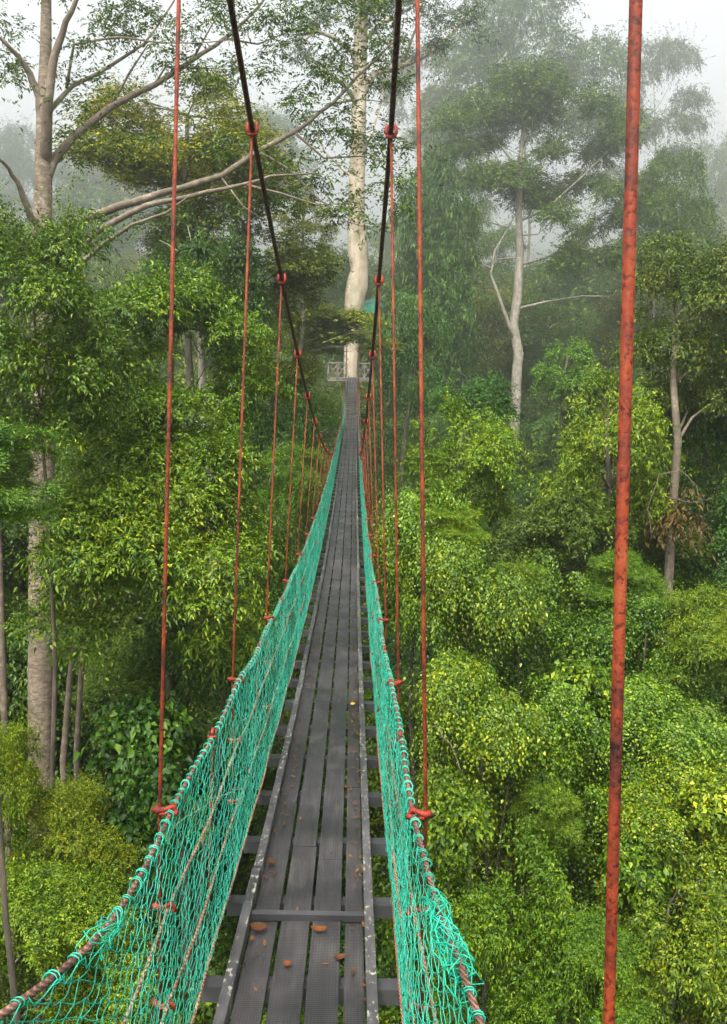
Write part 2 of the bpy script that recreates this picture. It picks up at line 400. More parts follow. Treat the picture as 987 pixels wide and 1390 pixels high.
# short rods half way between the first rods, side ropes only
for s in (-1, 1):
    for y in [2.33 + .78 + 1.56 * i for i in range(3)]:
        b = MB(); p = sidept(s, y, .87); q = Vector((xc(y) + s * .36, y, zd(y) - .05)); b.tube([q, p], .004, 6); b_ = bchild(b, 'short_rod', M['red'])
        c = MB(); c.tube([p + Vector((0, -.014, -.014)), p + Vector((0, -.012, .012)), p + Vector((0, .012, .012)), p + Vector((0, .014, -.014))], .006, 6)
        c.tube([p + Vector((-.016, -.016, -.008)), p + Vector((.016, -.016, -.008))], .005, 6); bchild(c, 'rope_clamp', M['clamp']).parent = b_

# nets: every strand is a real thread (three sided), knotted in a diamond pattern between the hand rope and the bottom rope
def net(s, seed):
    rg = np.random.default_rng(seed)
    pitch, rows = (.064, 44)
    ys = [.35]
    while ys[-1] < 56.6: ys.append(ys[-1] + .064)
    ys = np.array(ys); nc = len(ys)
    hh = np.linspace(.885, .0, rows + 1)
    # node (i, j): column i, row j; odd rows shifted half a pitch
    Xn = np.zeros((rows+1, nc)); Yn = np.zeros_like(Xn); Zn = np.zeros_like(Xn)
    zdv = np.array([zd(y) for y in ys]); xcv = np.array([xc(y) for y in ys]); rx = np.array([railx(s, y) for y in ys]); sg = np.array([sag(y) for y in ys])
    for j in range(rows+1):
        k = hh[j] / .88
        lean = (1-k) * .05        # the net is dragged along the bridge as it hangs
        yy = ys + (pitch/2 if j % 2 else 0) + lean * 1.0 + rg.normal(0, .004, nc)
        Yn[j] = yy; bul = math.sin(math.pi * (1-k))
        Xn[j] = rx * k + (xcv + s*.345) * (1-k) - s * .012 * bul * (1 + np.sin(ys*3.1 + seed)) + rg.normal(0, .0022, nc)
        Zn[j] = zdv + hh[j] - sg * k + rg.normal(0, .0022, nc) - .006 * bul * np.sin(ys*4.3)
    Nn = np.stack([Xn, Yn, Zn], -1)
    A, B = [], []
    for j in range(rows):
        a = Nn[j]; b1 = Nn[j+1]
        A.append(a); B.append(b1)
        if j % 2: A.append(a[:-1]); B.append(b1[1:])
        else: A.append(a[1:]); B.append(b1[:-1])
    A = np.concatenate(A); B = np.concatenate(B)
    keep = rg.random(len(A)) > .015; A = A[keep]; B = B[keep]
    near = (A[:, 1] < 9)
    verts = []; faces = []; base = 0
    for msk, nseg, rad in ((near, 3, .0014), (~near, 1, .0017)):
        a = A[msk]; b = B[msk]; n = len(a)
        bow = rg.normal(0, .0035, (n, 1)) * np.array([[0, 1, 0]]) + rg.normal(0, .003, (n, 1)) * np.array([[1, 0, 0]])
        bow[:, 2] -= .0035
        rings = []
        d = b - a; d /= np.linalg.norm(d, axis=1, keepdims=True)
        x = np.cross(d, [1.0, 0.13, 0.05]); x /= np.linalg.norm(x, axis=1, keepdims=True); yv = np.cross(d, x)
        for q in range(nseg+1):
            f = q / nseg; c = a*(1-f) + b*f + bow * (4*f*(1-f))
            for t in range(3):
                th = 2*math.pi*t/3; rings.append(c + (x*math.cos(th) + yv*math.sin(th)) * rad)
        V = np.stack(rings, 1)                      # n, 3*(nseg+1), 3
        m_ = 3*(nseg+1); idx = base + np.arange(n)[:, None] * m_
        for q in range(nseg):
            for t in range(3):
                a0 = q*3+t; b0 = q*3+(t+1) % 3
                faces.append(np.stack([idx[:, 0]+a0, idx[:, 0]+b0, idx[:, 0]+b0+3, idx[:, 0]+a0+3], 1))
        verts.append(V.reshape(-1, 3)); base += n * m_
    V = np.concatenate(verts) - np.array(bridge.location); Fc = np.concatenate(faces)
    me = mesh_np('safety_net', V, Fc)
    return link('safety_net', me, M['net'], bridge)
def mesh_np(name, V, Fc, smooth=False):
    me = bpy.data.meshes.new(name); k = Fc.shape[1]
    me.vertices.add(len(V)); me.vertices.foreach_set('co', np.ascontiguousarray(V, dtype=np.float32).ravel())
    me.loops.add(Fc.size); me.loops.foreach_set('vertex_index', np.ascontiguousarray(Fc, dtype=np.int32).ravel())
    me.polygons.add(len(Fc)); me.polygons.foreach_set('loop_start', np.arange(0, Fc.size, k, dtype=np.int32))
    me.polygons.foreach_set('loop_total', np.full(len(Fc), k, dtype=np.int32))
    if smooth: me.polygons.foreach_set('use_smooth', np.ones(len(Fc), dtype=bool))
    me.update(calc_edges=True); me.validate(); return me
net_l = net(-1, 3); net_r = net(1, 8)
# lashings: green cord wound round the hand rope
def lashing(s, parent, seed):
    """one continuous cord wound round the hand rope, running under it from wrap to wrap, slack and tangled near its end"""
    rg = random.Random(seed); pts = []
    def at(y):
        q = sidept(s, y, .88); q.z -= sag(y) - wob(s, y, 0); q.x += wob(s, y + 3, 0) * .6; return q
    ya, yb, amt = (1.5, 1.9, 3) if s > 0 else (1.58, 1.76, 2)
    y = .5
    while y < 24:
        tang = ya < y < yb; turns = 2 if y < 8 else 1; n = 9 if y < 8 else 6
        if tang: turns = amt
        R0 = .0098 + rg.uniform(0, .0045); ph = rg.uniform(-.4, .4); tl_ = rg.uniform(-.5, .5)
        for k in range(turns * n + 1):
            a = 2*math.pi*k/n + ph; R = R0 if not tang else R0 + .022*abs(math.sin(k*.61 + y*23))**1.5; f = k / n
            q = at(y + .009*f + (.05*math.sin(k*.9 + y*31) if tang else 0)); pts.append(q + Vector((R*math.cos(a) - (s*.004 if tang else 0), tl_*R*math.sin(a), R*math.sin(a) - (.004 if tang else 0))))
        st = (.07 if y < 8 else .16) * rg.uniform(.8, 1.2) * (.55 if tang else 1)
        d_ = rg.uniform(.014, .03); pts.append(at(y + st*.35) + Vector((-s*.010, 0, -d_))); pts.append(at(y + st*.7) + Vector((-s*.008, 0, -d_*.8)))
        y += st
    b = MB(); b.tube(pts, .0014, 5); o = bchild(b, 'lashing', M['net']); o.parent = parent; o.location = (0, 0, 0)
lashing(-1, net_l, 2); lashing(1, net_r, 4)

# ------------------------------------------------------------------ foliage
UP = np.array([0, 0, 1.0])
def nrm(a): return a / (np.linalg.norm(a, axis=-1, keepdims=True) + 1e-9)
def leaves(rg, clumps, ntw, nl, L, W, tl, droop=.25, hang_=0.0, flat=.8, low=-.35, shell=(.72, 1.05), void=.0, vs=1.6, rnd_=.55):
    """clumps: (centre, radii). Twigs leave each clump's shell and carry leaves in two rows."""
    ntw0 = ntw; ntw = int(ntw / max(.25, 1 - void))
    C = np.array([c for c, r in clumps], float); R = np.array([r for c, r in clumps], float)
    wgt = (R[:, 0]*R[:, 1] + R[:, 0]*R[:, 2]); wgt = wgt / wgt.sum()
    ci = rg.choice(len(C), ntw, p=wgt)
    v = nrm(rg.normal(size=(ntw*3, 3))); v = v[v[:, 2] > low][:ntw]
    if len(v) < ntw: v = np.concatenate([v, v[:ntw-len(v)]])
    rad = rg.uniform(*shell, (ntw, 1)); p0 = C[ci] + R[ci] * v * rad
    n = nrm(v / R[ci]); t = nrm(n * np.array([1, 1, .35]) + rg.normal(0, .45, (ntw, 3)) + np.array([0, 0, .05 - hang_]))
    if void:      # hollows: whole regions of the crown carry no twigs
        q = rg.normal(0, vs, (7, 3)); ph = rg.uniform(0, 6.28, 7); fld = np.sin(p0 @ q.T + ph).sum(1)
        kp = fld > np.quantile(fld, void); p0, n, t = p0[kp], n[kp], t[kp]; ntw = len(p0)
    TL = tl * rg.uniform(.5, 1.3, (ntw, 1)); far_ = rg.random((ntw, 1)) < .10    # some shoots stick out and make the outline ragged
    TL = np.where(far_, TL * 1.7, TL); p0 = np.where(far_, p0 + n * tl * rg.uniform(.2, 1.1, (ntw, 1)), p0)
    s = (np.arange(nl) + .7) / nl
    pos = p0[:, None, :] + t[:, None, :] * (TL[:, None, :] * s[None, :, None]) - UP * (droop * TL[:, None, :] * (s**2)[None, :, None])
    side = nrm(np.cross(t, UP) + 1e-4); sg = np.where(np.arange(nl) % 2, 1.0, -1.0)
    N = ntw * nl; pos = pos.reshape(N, 3)
    ld = nrm((t[:, None, :]*.65 + side[:, None, :]*sg[None, :, None]*.8).reshape(N, 3) + rg.normal(0, .28, (N, 3)) - UP*(.22 + droop*.5))
    nn = UP*flat + np.repeat(n, nl, 0)*.5 + rg.normal(0, rnd_, (N, 3)); nn = nrm(nn - ld*(nn*ld).sum(1, keepdims=True))
    wv = np.cross(nn, ld); sc = rg.uniform(.45, 1.4, (N, 1)); Ls = L*sc; Ws = W*sc
    a = pos; mid = pos + ld*Ls*.45 + nn*Ls*.06; tip = pos + ld*Ls - UP*Ls*.10
    V = np.stack([a, mid + wv*Ws*.5 + nn*Ws*.12, tip, mid - wv*Ws*.5 + nn*Ws*.12], 1).reshape(-1, 3)
    i0 = np.arange(N)[:, None]*4
    return V, np.concatenate([i0 + np.array([[0, 1, 2]]), i0 + np.array([[0, 2, 3]])], 0)
def clumpset(rg, n, R, flatz, rc, fill=.5, squash=1.0, low=-.6, gap=.0):
    out = []; k = 0
    while len(out) < n and k < n*60:
        k += 1; v = nrm(rg.normal(size=3)); r = rg.random()**(1/3) if rg.random() < fill else rg.uniform(.8, 1)
        if v[2] < low: continue
        c = v * r * R * np.array([1, 1, squash]); s = rc * rg.uniform(.65, 1.35)
        if gap and any(np.linalg.norm(c - o[0]) < gap for o in out): continue
        out.append((c, (s, s*rg.uniform(.8, 1.2), s*flatz)))
    return out
PROTO = {}
def proto(name, seed, clumps, mat, **kw):
    rg = np.random.default_rng(seed); V, Fc = leaves(rg, clumps, **kw)
    me = mesh_np('crown_' + name, V, Fc); me.materials.append(M[mat]); PROTO[name] = (me, clumps)
R_ = np.random.default_rng
def mk():
    for i in range(3):
        proto('layer%d' % i, 10+i, clumpset(R_(10+i), 40, 2.0, .26, .75, .55, .9, -.8, .35), ['bright', 'bright', 'mid'][i], ntw=9000, nl=9, L=.085, W=.036, tl=.34, droop=.3, flat=1.0, low=-.1, void=.38)
    for i in range(2):
        proto('fine%d' % i, 20+i, clumpset(R_(20+i), 40, 2.0, .5, .62, .5, .9, -.8, .3), ['mid', 'olive'][i], ntw=7500, nl=8, L=.085, W=.036, tl=.3, droop=.2, void=.3)
    for i in range(3):
        proto('round%d' % i, 30+i, clumpset(R_(30+i), 54, 2.1, .62, .5, .45, .85, -.7, .3), ['bright', 'dark', 'olive'][i], ntw=6000, nl=8, L=.10, W=.046, tl=.34, droop=.25, shell=(.5, 1.2), void=.5, vs=1.5)
    for i in range(2):
        proto('drape%d' % i, 40+i, clumpset(R_(40+i), 74, 1.8, .95, .36, .45, 1.6, -.95, .3), ['vine', 'vine'][i], ntw=6200, nl=9, L=.10, W=.066, tl=.55, droop=.9, hang_=.6, flat=.6, low=-.6, shell=(.4, 1.25), void=.58, vs=1.6)
    proto('broad', 50, clumpset(R_(50), 22, 1.1, .6, .4, .5, .9, -.7, .2), 'mid', ntw=900, nl=5, L=.2, W=.15, tl=.3, droop=.5)
    proto('airy0', 60, clumpset(R_(60), 30, 5.0, .42, 1.25, .45, .8, -.5, 1.1), 'mid', ntw=6500, nl=9, L=.16, W=.07, tl=.65, droop=.3)
    proto('airy1', 61, clumpset(R_(61), 24, 5.0, .38, 1.2, .5, .9, -.7, 1.3), 'olive', ntw=5600, nl=9, L=.16, W=.07, tl=.65, droop=.3)
    for i in range(2):
        proto('far%d' % i, 70+i, clumpset(R_(70+i), 46, 4.0, .6, 1.15, .3, .9, -.6, .6), ['mid', 'olive'][i], ntw=5200, nl=7, L=.24, W=.11, tl=.7, droop=.3, void=.3, vs=.8)
mk()
PR, PZ = {}, {}
for k_, (me_, cl_) in PROTO.items():
    a_ = np.empty(len(me_.vertices)*3, np.float32); me_.vertices.foreach_get('co', a_); a_ = a_.reshape(-1, 3)
    lo, hi = np.percentile(a_, 1, 0), np.percentile(a_, 99, 0); ce_ = (lo + hi) / 2
    a_ -= ce_; me_.vertices.foreach_set('co', a_.ravel()); me_.update()
    PROTO[k_] = (me_, [(c - ce_, r) for c, r in cl_]); PR[k_] = float(hi[0]-lo[0] + hi[1]-lo[1]) / 4; PZ[k_] = float(hi[2]-lo[2]) / 2

def wiggle(a, b, n, amp, rg, sagz=0):
    pts = []
    ph = [rg.uniform(0, 6.28) for _ in range(4)]
    for i in range(n+1):
        f = i / n; p = a.lerp(b, f); e = math.sin(math.pi*f)
        p += Vector((math.sin(f*5 + ph[0]) * amp * e, math.sin(f*6 + ph[1]) * amp * e, math.sin(f*4 + ph[2]) * amp * .5 * e + sagz * e)); pts.append(p)
    return pts
trees = []
def tree(name, label, cat, pr, px, py, d, rx, ry, tint=(1, 1, 1), bark='bark_dark', tr=.14, limbs=9, group=None, seed=None, trunkpts=None, zs=None):
    """crown measured in the photograph at a real distance; the trunk runs down to the ground"""
    seed = seed if seed is not None else len(trees) * 7 + 3
    rg = random.Random(seed); me, cl = PROTO[pr]
    c = P(px, py, d); sx = rx * d / F / PR[pr]; sz = ry * d / F / PZ[pr]
    base = Vector((c.x + rg.uniform(-.4, .4), c.y + rg.uniform(0, .6), 0)); base.z = ground(base.x, base.y) - .1
    if trunkpts: base = Vector((trunkpts[0].x, trunkpts[0].y, ground(trunkpts[0].x, trunkpts[0].y) - .1))
    root = empty(name, base, label, cat, group)
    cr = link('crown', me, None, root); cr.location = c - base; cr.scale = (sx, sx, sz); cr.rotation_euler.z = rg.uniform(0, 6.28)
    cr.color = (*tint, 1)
    mb = MB(); top = c - base + Vector((0, 0, sz * PZ[pr] * .45))
    if trunkpts:
        pts = [Vector((0, 0, 0))] + [p - base for p in trunkpts]; rr = [tr*1.15] + [tr * (1 - .5*i/len(trunkpts)) for i in range(len(trunkpts))]
        if (pts[-1] - (c - base)).length > 1: pts.append(c - base); rr.append(tr*.4)
    else:
        pts = wiggle(Vector((0, 0, 0)), top, 9, .25 * d / 25 + .1, rg); rr = [tr * (1.15 - .85 * i / 9) for i in range(10)]
    mb.tube(pts, rr, 9)
    Mx = Matrix.Rotation(cr.rotation_euler.z, 3, 'Z')
    for k in range(min(limbs, len(cl))):
        q = Mx @ Vector((cl[k][0][0]*sx, cl[k][0][1]*sx, cl[k][0][2]*sz)) + (c - base)
        zz = q.z - abs(sx) * PR[pr] * rg.uniform(.2, .5)
        st = min(pts, key=lambda p: abs(p.z - zz)); i = pts.index(st)
        mb.tube(wiggle(st, q, 5, .1 * sx, rg, .08 * sx), [max(.02, rr[i]*.5), rr[i]*.42, rr[i]*.34, rr[i]*.26, rr[i]*.18, .012], 6)
    mb.build('trunk', M[bark], root); trees.append(root); return root

# ------------------------------------------------------------------ the tall near tree on the left, its limbs reaching over the bridge
def tall_left():
    D = 18.5; g = P(56, 1100, D); bz = Vector((g.x, g.y, ground(g.x, g.y) - .1))
    root = empty('rainforest_tree', bz, 'tall brown trunked tree at left whose bare limbs reach across the white sky', 'tree')
    def T(l): return [P(*q) - bz for q in l]
    rg = random.Random(4); mb = MB()
    mb.tube([Vector((0, 0, 0))] + T([(56,1100,D),(56,900,D),(57,700,D),(58,540,D),(58,400,D),(58,300,D),(59,220,D),(60,150,D),(62,80,D),(63,0,D),(64,-140,D+.5)]),
            [.30,.262,.258,.25,.235,.215,.19,.17,.15,.12,.10,.06], 14)
    mb.build('trunk', M['bark'], root)
    limbs = [
      ([(58,160,D),(50,120,D-.1),(34,90,D-.3),(14,65,D-.6),(-20,35,D-1)], .12),
      ([(60,225,D),(64,160,D-.35),(70,90,D-.5),(84,45,D-.6),(104,0,D-.8),(130,-70,D-1)], .15),
      ([(56,310,D),(42,295,D-.3),(28,255,D-.6),(12,228,D-.9),(-14,205,D-1.4)], .11),
      ([(64,240,D),(76,212,D+.1),(100,186,D+.3),(150,145,D+.6),(210,115,D+.8),(262,80,D+1),(305,52,D+1.2),(345,16,D+1.4),(380,-30,D+1.6)], .12),
      ([(62,160,D),(74,142,D+.3),(100,116,D+.7),(150,90,D+1.2),(196,60,D+1.6),(236,2,D+2),(250,-40,D+2.2)], .075),
      ([(60,380,D),(84,332,D-.3),(112,298,D-.5),(160,281,D-.6),(220,262,D-.4),(300,240,D),(350,205,D+.4),(400,180,D+.8),(450,141,D+1.1),(502,88,D+1.4),(540,52,D+1.6)], .125),
      ([(60,400,D),(92,352,D-.5),(135,312,D-.9),(200,279,D-1.1),(260,266,D-1.1),(330,250,D-1),(366,240,D-.9),(430,235,D-.7)], .10),
      ([(62,425,D),(96,372,D-.7),(135,336,D-1.2),(178,306,D-1.6),(226,288,D-1.9),(262,262,D-2)], .075),
      ([(150,145,D+.6),(175,100,D+.6),(200,62,D+.5),(235,52,D+.5)], .04),
      ([(90,120,D+.5),(100,60,D+.2),(160,50,D),(220,58,D-.2),(282,58,D-.2),(330,52,D)], .04),
      ([(350,205,D+.4),(390,228,D+.4),(430,268,D+.4),(470,300,D+.4),(505,312,D+.4)], .035),
      ([(330,250,D-1),(380,262,D-.8),(430,278,D-.6),(480,275,D-.4)], .035),
      ([(400,180,D+.8),(440,215,D+.9),(490,212,D+1),(530,222,D+1)], .035),
      ([(300,240,D),(330,280,D-.2),(360,300,D-.2)], .025), ([(450,141,D+1.1),(490,135,D+1.2),(540,140,D+1.2)], .03),
      ([(210,115,D+.8),(225,90,D+.8),(270,92,D+.8),(320,95,D+.8)], .03), ([(305,52,D+1.2),(350,60,D+1.2),(400,40,D+1.3),(450,50,D+1.3)], .03),
      ([(262,80,D+1),(290,30,D+1),(300,-10,D+1)], .03)]
    for pts, r in limbs:
        T_ = T(pts); n = len(T_)
        fine = []; rr = []
        for i in range(n-1):
            for k in range(3):
                f = k/3; fine.append(T_[i].lerp(T_[i+1], f) + Vector((rg.uniform(-1,1), rg.uniform(-1,1), rg.uniform(-1,1))) * r * .13); rr.append(r * (1 - .82 * (i + f) / (n-1)))
        fine.append(T_[-1]); rr.append(r*.15)
        m2 = MB(); m2.tube(fine, [q*.85 for q in rr], 9); m2.build('branch', M['bark_branch'], root)
    # sprays of small leaves, each measured with its own distance
    sp = [(8,30,40,22),(15,85,34,22),(22,112,24,12),(90,100,16,14),(84,170,18,18),(96,150,16,12),(120,60,22,12),(130,12,26,14),(170,10,34,16),(210,20,34,18),(180,35,26,12),(150,45,24,10),
          (240,40,34,14),(225,75,26,10),(262,96,34,12),(290,105,24,12),(118,125,20,12),(150,110,22,10),(300,80,24,10),(310,20,34,20),(350,40,34,18),(280,10,30,16),(390,20,34,20),(430,22,36,18),(480,40,40,22),
          (460,62,36,16),(520,60,30,22),(505,95,34,22),(470,100,34,18),(430,110,28,14),(400,140,24,10),(540,110,22,20),(360,85,30,12),(330,110,26,12),(380,60,26,12),
          (450,165,30,14),(490,150,34,20),(430,185,26,12),(475,185,30,14),(520,180,26,16),(550,205,20,14),(500,215,30,14),(455,235,34,14),(400,215,26,10),(420,255,34,12),(470,265,34,12),(520,250,24,14),
          (540,285,24,12),(500,300,26,12),(455,292,30,10),(360,262,26,10),(330,272,24,8),(400,285,24,8),(545,240,20,12),(100,210,14,16),(170,198,24,8),(200,190,22,10),(110,330,18,8),(190,300,20,8),(250,285,20,8),
          (360,225,24,10),(330,190,26,12),(300,215,24,8),(545,20,26,16),(140,-20,50,20),(40,-20,40,20),(330,-25,60,24),(480,-15,60,30)]
    cl = []
    for (x, y, rx, ry) in sp:
        dd = 18.5 + (x / 540) * 1.2 + rg.uniform(-.7, .7); c = P(x, y, dd) - bz; s = dd / F
        for k in range(3):
            cl.append((tuple(c + Vector((rg.uniform(-.7,.7)*rx*s, rg.uniform(-.6,.6), rg.uniform(-.7,.7)*ry*s))), (rx*s*.62, .40, ry*s*.62)))
    V, Fc = leaves(np.random.default_rng(77), cl, ntw=3300, nl=8, L=.088, W=.036, tl=.34, droop=.2, shell=(.1, 1.0), low=-.9)
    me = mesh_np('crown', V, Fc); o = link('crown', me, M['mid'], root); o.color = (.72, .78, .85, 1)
tall_left()

# ------------------------------------------------------------------ the pale giant that carries the far platform
def pale_giant():
    D = 58.3; g = P(488, 520, D); bz = Vector((g.x, g.y, ground(g.x, g.y) - .2))
    root = empty('emergent_tree', bz, 'huge smooth cream trunked tree rising through the timber platform at the far bridge end', 'tree')
    T = lambda l: [P(*q) - bz for q in l]
    mb = MB()
    pts = [(477,640,D),(477,560,D),(477,515,D),(477,480,D),(478,440,D),(481,410,D),(485,385,D),(488,365,D),(486,340,D),(484,300,D),(484,260,D),(486,200,D),(488,120,D),(490,40,D),(492,-60,D+.5)]
    wd = [15,12,10.5,10,10.5,13,14.5,12,14,12,11,10.5,9.5,9,7]
    mb.tube([Vector((0,0,0))] + T(pts), [.9] + [w_ * D / F for w_ in wd], 20)
    mb.ball(P(491, 388, D-.1) - bz, (.40, .4, .75), 12, 8)
    mb.build('trunk', M['bark_pale'], root)
    lim = [([(489,110,D),(478,70,D-.5),(455,52,D-1),(430,42,D-1.5),(405,60,D-2)], .22), ([(489,150,D),(470,118,D-1),(448,100,D-2),(420,85,D-2.5)], .17),
           ([(490,130,D),(508,100,D+1),(540,92,D+2),(570,80,D+2),(600,60,D+3),(640,10,D+4)], .26), ([(545,92,D+2),(560,50,D+2),(580,0,D+2)], .14), ([(490,60,D),(520,30,D+1),(560,10,D+1),(600,-20,D+1)], .16),
           ([(488,220,D),(505,180,D),(520,130,D+1),(530,60,D+1)], .12), ([(487,250,D),(460,225,D),(440,205,D),(425,170,D)], .10)]
    for l, r in lim:
        m2 = MB(); T_ = T(l); m2.tube(T_, [r * (1 - .75*i/(len(T_)-1)) for i in range(len(T_))], 9); m2.build('branch', M['bark_pale'], root)
    rg = random.Random(8); cl = []
    for (x, y, rx, ry) in [(470,20,50,20),(430,45,40,14),(520,20,40,18),(580,20,50,18),(620,5,50,20),(640,40,26,12),(415,80,26,10),(500,-20,90,20),(600,60,26,10),(550,60,30,10),(450,90,24,8),(530,110,24,8),(425,160,20,8)]:
        c = P(x, y, D + rg.uniform(-1.5, 2)) - bz; s = D / F
        for k in range(3): cl.append((tuple(c + Vector((rg.uniform(-.7,.7)*rx*s, rg.uniform(-1.5,1.5), rg.uniform(-.7,.7)*ry*s))), (rx*s*.6, 1.1, ry*s*.6)))
    V, Fc = leaves(np.random.default_rng(78), cl, ntw=2600, nl=8, L=.17, W=.07, tl=.6, droop=.2, shell=(.1, 1.0), low=-.9)
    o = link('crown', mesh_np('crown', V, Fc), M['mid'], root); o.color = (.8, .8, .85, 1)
pale_giant()

# ------------------------------------------------------------------ timber platform round the giant
def platform(name, label, cx, cy, D, wpx, hpx, gap=None, dep=2.2):
    c = P(cx, cy, D); s = D / F; W = wpx * s; H = hpx * s
    root = empty(name, c, label, 'platform'); 
    b = MB()
    nb = 18
    for i in range(nb):
        x = -W/2 + W * (i + .5) / nb; b.box((x, dep/2, -.03), (W/nb - .02, dep, .05))
    b.build('decking', M['timber'], root, False)
    b = MB(); b.box((0, .0, -.135), (W + .1, .12, .16)); b.box((0, dep, -.135), (W + .1, .12, .16)); b.build('bearer', M['timber'], root, False)
    def rail(x0, x1, y0, y1):
        b = MB(); b.bar((x0, y0, H), (x1, y1, H), .09, .07); b.build('top_rail', M['timber'], root, False)
        n = max(1, round(math.hypot(x1-x0, y1-y0) / .55))
        for i in range(n+1):
            f = i/n; p = MB(); p.box((x0+(x1-x0)*f, y0+(y1-y0)*f, H/2 - .04), (.07, .07, H)); p.build('rail_post', M['timber'], root, False)
        br = MB()
        for i in range(n):
            f0, f1 = i/n, (i+1)/n; a = Vector((x0+(x1-x0)*f0, y0+(y1-y0)*f0, 0)); c2 = Vector((x0+(x1-x0)*f1, y0+(y1-y0)*f1, 0))
            br.bar(a + Vector((0,-.005,.06)), c2 + Vector((0,-.005,H-.06)), .05, .045); br.bar(a + Vector((0,.045,H-.06)), c2 + Vector((0,.045,.06)), .05, .045)
        br.build('cross_bracing', M['timber'], root, False)
    if gap: rail(-W/2, gap[0]*s, 0, 0); rail(gap[1]*s, W/2, 0, 0)
    else: rail(-W/2, W/2, 0, 0)
    rail(-W/2, -W/2, .05, dep); rail(W/2, W/2, .05, dep); rail(-W/2, W/2, dep, dep)
    return root
platform('timber_platform', 'grey timber platform with cross braced railings round the cream trunk', 475.5, 513, 57.1, 60, 20, (-6, 9), 2.6)
platform('timber_platform', 'small hazy lookout platform high behind the cream trunk', 540, 402, 114, 40, 13, None, 2.0)
def second_bridge():
    root_p = P(497, 432, 95); root = empty('suspension_footbridge', root_p, 'second footbridge in the mist curving up behind the cream trunk', 'footbridge')
    pts = [(488,430,90),(500,426,95),(512,420,101),(522,412,107),(532,404,114)]
    ctr = [P(*p) - root_p for p in pts]
    b = MB()
    for a, c in zip(ctr, ctr[1:]): b.bar(a, c, .8, .12)
    b.build('deck', M['beam'], root, False)
    for s in (-1, 1):
        V = []; Fc = []; rgn = MB()
        P1 = [p + Vector((s*.45, 0, 0)) for p in ctr]; P2 = [p + Vector((s*.45, 0, 1.25)) for p in ctr]
        n = 46
        def at(Pl, f):
            f = min(max(f, 0), 1) * (len(Pl)-1); i = min(int(f), len(Pl)-2); return Pl[i].lerp(Pl[i+1], f-i)
        for i in range(n*3):
            for q in (-1, 1):
                rgn.tube([at(P1, i/(n*3)), at(P2, (i + q*6)/(n*3))], .014, 3, False)
        rgn.build('safety_net', M['net'], root); r2 = MB(); r2.tube(P2, .03, 6); r2.build('hand_rope', M['handrope'], root)
second_bridge()

# ------------------------------------------------------------------ trees one can tell apart
t = tree
# left, near
t('leafy_tree', 'dense small leaved tree filling the left edge in front of the brown trunk', 'tree', 'fine0', 45, 440, 13.2, 125, 150, (1.25,1.2,.8), tr=.06)
t('leafy_tree', 'bright layered tree right of the brown trunk, upper of the pair', 'tree', 'layer0', 235, 505, 17, 125, 125, (1.05,1.05,.9), tr=.12, limbs=14)
t('leafy_tree', 'wide bright tiered tree above two slender stems', 'tree', 'layer1', 205, 735, 15.2, 155, 140, (1,1,.85), tr=.06, limbs=16, trunkpts=[P(86,1030,16), P(95,920,16), P(108,820,15.8), P(150,720,15.5)], bark='bark_branch')
t('leafy_tree', 'pale drooping leaved tree cut by the left edge below the dense one', 'tree', 'layer2', -18, 640, 9.5, 95, 62, (1.3,1.35,1.5), tr=.06)
t('sapling', 'round yellow green sapling before the base of the brown trunk', 'tree', 'layer0', 100, 1150, 13, 72, 85, (1.1,1.0,.7), tr=.05)
t('sapling', 'yellow green bush at the left edge beneath the drooping leaves', 'tree', 'layer1', -5, 1080, 12.4, 55, 90, (1.15,1.05,.7), tr=.05)
t('sapling', 'broad yellow green bush in the bottom left corner', 'tree', 'layer0', 60, 1305, 11.8, 125, 115, (1.1,1.05,.7), tr=.05)
t('sapling', 'large leaved dark green sapling behind the left net', 'tree', 'broad', 190, 1010, 15, 62, 62, (.75,.9,1.1), tr=.05)
t('sapling', 'large leaved dark green shrub low behind the nearest left rod', 'tree', 'broad', 215, 1110, 13.5, 60, 60, (.6,.75,.9), tr=.05)
t('leafy_tree', 'dark dense tree below the tiered tree beside the left net', 'tree', 'round1', 300, 890, 18, 95, 85, (1.2,1.1,.9), tr=.1)
t('leafy_tree', 'mid green tree low in the gap behind the nearest left rod', 'tree', 'fine0', 190, 940, 19, 80, 70, (.9,.95,.8), tr=.1)
# left, middle distance
t('canopy_tree', 'rounded olive tree under the long bare limbs', 'tree', 'fine1', 255, 195, 30, 140, 80, (1.25,1.3,.95), tr=.22, limbs=14)
t('canopy_tree', 'dark olive tree just left of the left main cable', 'tree', 'fine1', 330, 335, 31, 110, 75, (.85,.95,.85), tr=.2, limbs=12)
t('canopy_tree', 'hazy olive crown between the left cable and the cream trunk', 'tree', 'airy1', 410, 325, 44, 45, 50, (1.1,1.1,1), tr=.2)
t('canopy_tree', 'dark green tree holding a nest fern behind the nearest left rod', 'tree', 'round1', 275, 400, 27, 80, 75, (.9,.9,1), tr=.25, bark='bark_grey')
t('canopy_tree', 'small olive tree left of the timber platform', 'tree', 'fine1', 368, 482, 32, 58, 60, (1,1.05,.8), tr=.14)
t('canopy_tree', 'light green tree below and left of the timber platform', 'tree', 'round0', 395, 575, 34, 55, 52, (.85,1,.95), tr=.14)
t('canopy_tree', 'bright leaved tree where the left cable meets the hand rope', 'tree', 'layer0', 400, 660, 27, 55, 52, (.85,1.05,1), tr=.12)
t('canopy_tree', 'dark tree under the left cable low point', 'tree', 'round1', 360, 600, 30, 60, 60, (1,1.1,.9), tr=.12)
t('canopy_tree', 'green tree beside the left net at mid length', 'tree', 'fine0', 365, 770, 22, 62, 75, (.9,1,.9), tr=.12)
